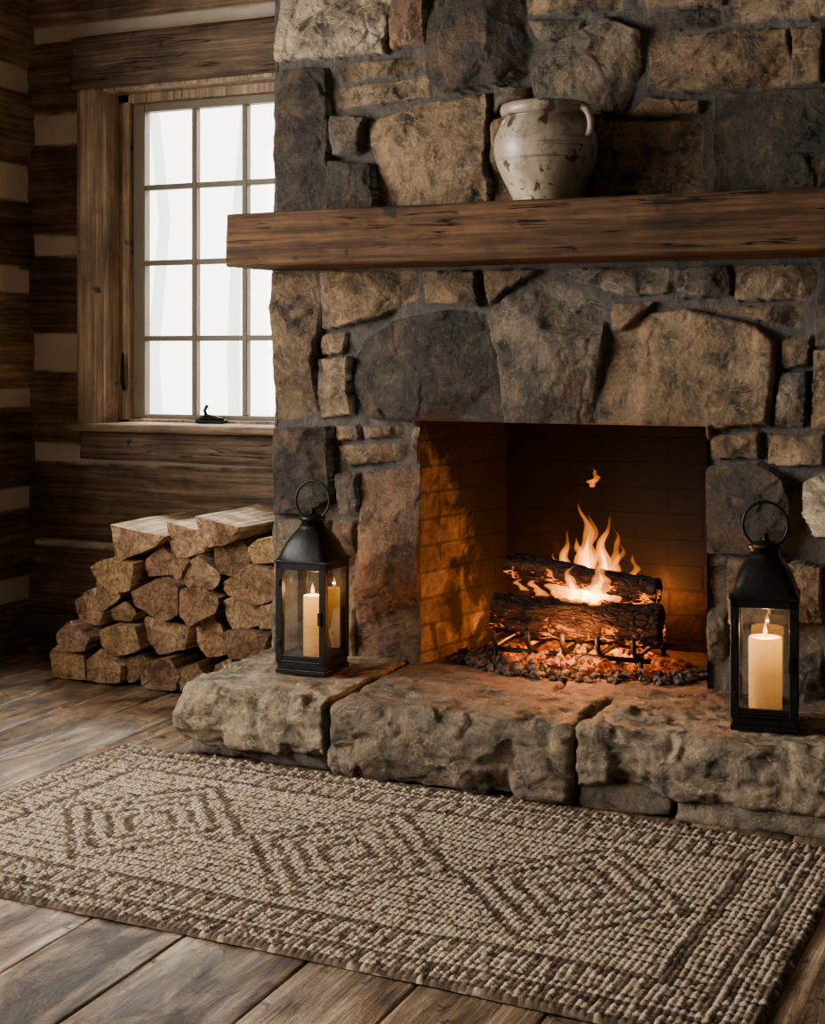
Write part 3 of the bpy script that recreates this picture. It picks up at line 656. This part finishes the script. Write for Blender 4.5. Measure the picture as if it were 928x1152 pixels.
# ------------------------------------------------------------------ lanterns
GL = mat_glass('lantern_glass', .14)
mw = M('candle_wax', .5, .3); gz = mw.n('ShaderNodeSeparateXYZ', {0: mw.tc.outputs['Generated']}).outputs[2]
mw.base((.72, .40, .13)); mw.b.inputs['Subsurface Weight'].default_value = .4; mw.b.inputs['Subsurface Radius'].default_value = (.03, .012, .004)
mw.set(mw.b.inputs['Emission Color'], mw.ramp(gz, [(0, (.9, .33, .05)), (1, (1, .40, .04))])); mw.set(mw.b.inputs['Emission Strength'], mw.ramp(gz, [(0, .28), (.5, .8), (.97, 2.6)])); WAX = mw.m  # flame glow painted into the wax as emission, stronger towards the top
CF = mat_volflame('candle_flame_gas', (1, .42, .08), 900)
WICK = mat_simple('wick', (.01, .008, .006), .9)
def lantern(x, y, z, rot, cr, ch, kk=1.):
    g = group('candle_lantern', (x, y, z)); objs = []
    w = .083; t = .011
    fr = [(-w, w, -w, w, 0, .014), (-w+.004, w-.004, -w+.004, w-.004, .014, .032), (-w, w, -w, w, .032, .040)]
    for sx in (-1, 1):
        for sy in (-1, 1):
            cx, cy = sx*(w-t), sy*(w-t); fr.append((cx-t, cx+t, cy-t, cy+t, .03, .33))
    fr += [(-w, w, -w, -w+.02, .31, .332), (-w, w, w-.02, w, .31, .332), (-w, -w+.02, -w, w, .31, .332), (w-.02, w, -w, w, .31, .332)]
    fr += [(-w, w, -w+.002, -w+.012, .04, .056), (-w, w, w-.012, w-.002, .04, .056), (-w+.002, -w+.012, -w, w, .04, .056), (w-.012, w-.002, -w, w, .04, .056)]
    fr += [(-w-.004, w+.004, -w-.004, w+.004, .330, .338)]
    fr += [(w-.024, w-.012, -w-.006, -w+.002, .15, .19), (-w+.008, -w+.016, -w-.004, -w, .08, .10), (-w+.008, -w+.016, -w-.004, -w, .26, .28)]
    objs.append(boxes('frame', fr, IRON, g, .002))
    gl = []
    for s in (-1, 1):
        gl += [(-w+.02, w-.02, s*(w-.008)-.001, s*(w-.008)+.001, .05, .315), (s*(w-.008)-.001, s*(w-.008)+.001, -w+.02, w-.02, .05, .315)]
    objs.append(boxes('glass_panes', gl, GL, g, 0))
    V = []; Fc = []; prof = [(w+.004, .336), (w-.001, .345), (w-.006, .365), (w-.014, .388), (w-.026, .410), (w-.038, .425), (w-.044, .432), (w-.045, .440)]
    n = 40
    for i, (r, zz) in enumerate(prof):
        e = .12+.88*i/(len(prof)-1)
        for k in range(n):
            a = 2*math.pi*k/n; ca, sa = math.cos(a), math.sin(a); sq = r/max(abs(ca), abs(sa)); rd = sq*(1-e)+r*e if e > .12 else sq*.99
            V.append((rd*ca, rd*sa, zz))
    for i in range(len(prof)-1):
        for k in range(n): Fc.append([i*n+k, i*n+(k+1) % n, (i+1)*n+(k+1) % n, (i+1)*n+k])
    Fc.append([(len(prof)-1)*n+k for k in range(n)])
    objs.append(make('roof', V, Fc, IRON, g))
    objs.append(lathe('cap', [(.034, .436), (.034, .452), (.040, .453), (.041, .460), (.036, .466), (.015, .471), (.009, .476), (.009, .488), (.002, .490)], (0, 0, 0), IRON, g, 32))
    rr = []
    for k in range(48):
        a = 2*math.pi*k/48; rr.append((.056*math.cos(a), .004*math.sin(a), .512+.058*math.sin(a)))
    objs.append(tube('ring_handle', rr, .0042, IRON, g, 8, True))
    objs.append(tube('handle_pin', [(-.0, -.012, .474), (0, .012, .474)], .006, IRON, g, 8))
    cp = [(cr*.98, .040), (cr, .046), (cr, .040+ch-.008), (cr*.97, .040+ch-.001), (cr*.88, .040+ch), (cr*.7, .040+ch-.005), (.004, .040+ch-.007)]
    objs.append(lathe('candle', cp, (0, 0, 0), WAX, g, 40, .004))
    objs.append(tube('wick', [(0, 0, .04+ch-.007), (.001, 0, .04+ch+.006)], .0012, WICK, g, 6))
    fp = [(.0008, 0), (.004, .003), (.006, .009), (.0055, .016), (.0035, .024), (.0016, .031), (.0004, .037)]
    objs.append(lathe('flame', fp, (0, 0, .04+ch+.002), CF, g, 16))
    for o in objs: o.matrix_parent_inverse = Matrix.Identity(4)
    g.rotation_euler = (0, 0, rot)
    ld = bpy.data.lights.new('candle_light', 'POINT'); ld.energy = 1.5*kk; ld.color = (1, .46, .14); ld.shadow_soft_size = .002
    lo = bpy.data.objects.new('candle_light', ld); lo.parent = g; lo.location = (0, 0, .04+ch+.014); bpy.context.scene.collection.objects.link(lo)
lantern(-2.035, 3.885, .211, math.radians(1), .028, .185)
lantern(-.664, 3.765, .214, math.radians(8), .042, .185)

# ------------------------------------------------------------------ the fire
fg = group('log_fire', (-1.34, 4.36, .2))
mh = M('charred_log', .95, .08)
n1 = mh.noise(1, 6, .7, mh.map((9, 40, 40)), .8); crk = mh.n('ShaderNodeTexVoronoi', {'Vector': mh.map((26, 60, 60)), 'Scale': 1.}, feature='DISTANCE_TO_EDGE').outputs[0]
mh.base(mh.ramp(n1, [(.35, (.004, .003, .003)), (.75, (.075, .046, .030))])); mh.nrm(mh.bump(mh.math('ADD', n1, mh.math('MULTIPLY', mh.ramp(crk, [(0, 0), (.2, 1)]), .4)), 1, .02))
zz = mh.n('ShaderNodeSeparateXYZ', {0: mh.n('ShaderNodeNewGeometry').outputs['Normal']}).outputs[2]
under = mh.ramp(zz, [(0, 1), (.05, 0)]); n2 = mh.noise(14, 4, .6); hot = mh.math('MULTIPLY', mh.math('MULTIPLY', mh.ramp(crk, [(0, 1), (.12, 0)]), mh.ramp(n2, [(.50, 0), (.62, 1)])), under)
mh.b.inputs['Emission Color'].default_value = (1, .20, .012, 1); mh.set(mh.b.inputs['Emission Strength'], mh.math('MULTIPLY', hot, 3.5)); CHAR = mh.m
def burnlog(name, p0, p1, r, seed):
    p0, p1 = Vector(p0), Vector(p1); N, n = 60, 32; V = []; t = (p1-p0).normalized(); a = t.cross(Vector((0, 0, 1))).normalized(); b = a.cross(t)
    ii, kk = np.meshgrid(np.arange(N+1), np.arange(n), indexing='ij'); s = ii/N; g = kk/n*2*math.pi
    rad = r*(1+.10*np.cos(2*g+seed)+.12*fbm(P3(s*3, np.cos(g)*1.5, np.sin(g)*1.5+seed), 3, seed).reshape(s.shape)+.22*fbm(P3(s*16, np.cos(g)*5, np.sin(g)*5), 3, seed+2).reshape(s.shape))
    L = (p1-p0).length; P = np.array(p0)[None, None]+np.array(t)[None, None]*(s*L)[..., None]+(np.array(a)*(np.cos(g)*rad)[..., None])+(np.array(b)*(np.sin(g)*rad)[..., None])
    V = P.reshape(-1, 3).tolist(); Fc = []
    for i in range(N):
        for k in range(n): Fc.append([i*n+k, i*n+(k+1) % n, (i+1)*n+(k+1) % n, (i+1)*n+k])
    for e, c in ((0, p0), (N, p1)):
        V.append(tuple(c)); ci = len(V)-1
        for k in range(n): Fc.append([ci, e*n+k, e*n+(k+1) % n])
    make(name, V, Fc, CHAR, fg, recalc=True)
def fp(u, v, y): x, z = on_y(u, v, y); return (x, y, z)
burnlog('burning_log_1', fp(556, 690, 4.25), fp(745, 706, 4.27), .054, 3)
burnlog('burning_log_2', fp(572, 634, 4.33), fp(741, 666, 4.30), .038, 5)
burnlog('burning_log_3', fp(600, 684, 4.47), fp(728, 672, 4.44), .045, 8)
gi = mat_simple('grate_iron', (.015, .013, .012), .6, .5)
zg = .262
for k, xx in enumerate((-1.56, -1.45, -1.34, -1.23, -1.12)):
    tube('grate_bar_%d' % k, [(xx, 4.17, zg+.060), (xx, 4.18, zg+.02), (xx, 4.20, zg), (xx, 4.40, zg), (xx, 4.55, zg)], .008, gi, fg, 8)
for k, yy in enumerate((4.22, 4.50)):
    tube('grate_rail_%d' % k, [(-1.60, yy, zg-.012), (-1.08, yy, zg-.012)], .008, gi, fg, 8)
for k, (xx, yy) in enumerate(((-1.57, 4.22), (-1.11, 4.22), (-1.57, 4.50), (-1.11, 4.50))):
    tube('grate_leg_%d' % k, [(xx, yy, zg), (xx, yy, .195)], .008, gi, fg, 8)
# embers
mm = M('embers', .9, .1); n1 = mm.noise(30, 4, .65); big = mm.noise(8, 3, .5)
pos = mm.n('ShaderNodeVectorMath', {0: mm.tc.outputs['Object'], 1: (1.31, -4.31, -.22)}, operation='ADD').outputs[0]
sc_ = mm.n('ShaderNodeVectorMath', {0: pos, 1: (3.0, 4.6, .5)}, operation='MULTIPLY').outputs[0]
ln = mm.n('ShaderNodeVectorMath', {0: sc_}, operation='LENGTH').outputs['Value']
h_ = mm.math('MULTIPLY', mm.math('MULTIPLY', mm.ramp(n1, [(.43, 0), (.58, 1)]), mm.ramp(big, [(.38, .2), (.6, 1)])), mm.ramp(ln, [(.45, 1), (.95, 0)]))
mm.base(mm.ramp(mm.noise(50, 3, .5), [(.4, (.012, .011, .010)), (.7, (.13, .115, .10))]))
mm.set(mm.b.inputs['Emission Color'], mm.ramp(h_, [(0, (1, .10, .003)), (1, (1, .30, .015))])); mm.set(mm.b.inputs['Emission Strength'], mm.math('MULTIPLY', h_, 4.)); EMB = mm.m
bm = bmesh.new(); rng = random.Random(4)
def ember(xx, yy, zz, r):
    q = bmesh.ops.create_icosphere(bm, subdivisions=1, radius=r)['verts']; sx, sy, sz = rng.uniform(.7, 1.4), rng.uniform(.7, 1.3), rng.uniform(.5, .9)
    for v in q:
        v.co = Vector((xx+v.co.x*sx*rng.uniform(.75, 1.2), yy+v.co.y*sy*rng.uniform(.75, 1.2), zz+v.co.z*sz*rng.uniform(.75, 1.2)))
for k in range(1000):
    a = rng.uniform(0, 6.28); rr = rng.random()**.5; r = rng.uniform(.005, .019)
    ember(-1.335+.41*rr*math.cos(a), 4.30+.235*rr*math.sin(a), .200+.055*(1-rr**2)*rng.uniform(.3, 1.)+r*.3, r)
for k in range(130):
    s = rng.random(); x0, z0 = on_y(592+s*110, 672+s*8+rng.uniform(-3, 6), 4.34); ember(x0, 4.34+rng.uniform(-.03, .04), z0-.008, rng.uniform(.006, .014))
me = bpy.data.meshes.new('ember_bed'); bm.to_mesh(me); bm.free(); me.materials.append(EMB); link(bpy.data.objects.new('ember_bed', me), fg)
# flames
FA = mat_volflame('fire_gas_outer', (1, .24, .015), 60); FB = mat_volflame('fire_gas_core', (1, .52, .07), 240)
def tongue(name, b, t, w, y, seed, mat, sq=.55, top=1.):
    rng = random.Random(seed); x0, z0 = on_y(b[0], b[1], y); x1, z1 = on_y(t[0], t[1], y); wr = w*4.5/F
    N, n = 44, 16; V = []; Fc = []; ph = rng.uniform(0, 6); am = 8*4.5/F; p2 = rng.uniform(0, 6)
    for i in range(N+1):
        s = i/N; rad = wr*(math.sin(math.pi*min(1, (s*.90+.10))**.55))**1.0*(1-.45*s)*(1+.18*math.sin(s*13+ph)+.14*math.sin(s*27+p2))
        rad = max(rad, .0006); ss = s*top
        cx = x0+(x1-x0)*ss+am*(math.sin(ss*7.5+ph)-math.sin(ph)+.45*math.sin(ss*17+p2))*ss*.8; cy = y+am*.6*math.sin(ss*5+ph*2)*ss; cz = z0+(z1-z0)*ss
        for k in range(n):
            g = 2*math.pi*k/n; q = 1+.3*math.sin(2*g+s*7+ph)+.12*math.sin(3*g-s*15+p2)
            V.append((cx+rad*q*math.cos(g), cy+rad*q*sq*math.sin(g)*1.6, cz))
    for i in range(N):
        for k in range(n): Fc.append([i*n+k, i*n+(k+1) % n, (i+1)*n+(k+1) % n, (i+1)*n+k])
    Fc.append(list(range(n))); Fc.append([N*n+k for k in range(n)])
    make(name, V, Fc, mat, fg, recalc=True)
fl = [((658,678),(658,562),14,4.37), ((674,676),(686,576),13,4.38), ((645,676),(638,594),12,4.36), ((664,680),(650,602),18,4.40), ((630,674),(614,636),10,4.39), ((706,668),(714,620),7,4.37),
      ((688,676),(700,610),10,4.39), ((666,548),(666,524),5,4.36), ((638,676),(624,620),9,4.41), ((610,670),(600,644),7,4.40), ((680,674),(697,592),9,4.41), ((654,672),(670,576),10,4.42), ((668,680),(674,624),14,4.26), ((648,680),(642,632),12,4.265), ((660,670),(664,608),12,4.345), ((590,664),(584,646),5,4.39), ((724,676),(730,650),4,4.37)]
for k, (b, t, w, y) in enumerate(fl):
    tongue('flame_%d' % k, b, t, w, y, 30+k, FA)
for k in (0, 1, 2, 3, 12, 13, 14):
    b, t, w, y = fl[k]; tongue('flame_core_%d' % k, b, t, w*.5, y, 30+k, FB, .55, .72)
def light(name, typ, loc, e, col, size=.1, rot=None, sy=None):
    d = bpy.data.lights.new(name, typ); d.energy = e; d.color = col
    if typ == 'AREA': d.size = size; d.shape = 'RECTANGLE' if sy else 'SQUARE'; d.size_y = sy or size
    else: d.shadow_soft_size = size
    o = bpy.data.objects.new(name, d); o.location = loc
    if rot: o.rotation_euler = rot
    bpy.context.scene.collection.objects.link(o); return o
light('fire_glow', 'POINT', (-1.33, 4.37, .47), 5, (1, .34, .08), .008)
light('fire_glow_low', 'POINT', (-1.30, 4.13, .33), 8.0, (1, .32, .08), .004)
light('fire_glow_back', 'POINT', (-1.13, 4.57, .40), 5, (1, .28, .05), .006)
light('fire_glow_side', 'POINT', (-1.60, 4.48, .30), 3.5, (1, .28, .05), .006)

# ------------------------------------------------------------------ daylight
def aim(o, tgt):
    o.rotation_euler = (Vector(tgt)-o.location).to_track_quat('-Z', 'Y').to_euler()
a1 = light('daylight_window_1', 'AREA', (-3.1, 6.1, 3.3), 380, (1, .985, .96), 1.6, (0, 0, 0), 1.2); aim(a1, (-2.8, 4.3, 1.0))
light('added_window_fill', 'AREA', (-4.05, 1.85, 1.6), 350, (1, .955, .895), 1.5, (0, math.radians(-90), 0), 2.5)  # added area lamp behind the unseen left window, brightens rug and hearth
w = bpy.data.worlds.new('World'); bpy.context.scene.world = w; w.use_nodes = True; nt = w.node_tree
bg = nt.nodes['Background']; tc = nt.nodes.new('ShaderNodeTexCoord'); sx = nt.nodes.new('ShaderNodeSeparateXYZ'); nt.links.new(tc.outputs['Generated'], sx.inputs[0])
mr_ = nt.nodes.new('ShaderNodeMapRange'); nt.links.new(sx.outputs[1], mr_.inputs[0])
for i, v in ((1, .66), (2, .74), (3, .17), (4, 8.)): mr_.inputs[i].default_value = v
nt.links.new(mr_.outputs[0], bg.inputs[1]); bg.inputs[0].default_value = (1, .965, .91, 1)

# ------------------------------------------------------------------ camera
cd = bpy.data.cameras.new('camera'); cd.sensor_width = 36; cd.lens = 36*F/1152; cd.shift_y = -176/1152; cd.clip_start = .05
co = bpy.data.objects.new('camera', cd); co.location = (0, 0, H); co.rotation_euler = (math.radians(90), 0, TH)
bpy.context.scene.collection.objects.link(co); bpy.context.scene.camera = co
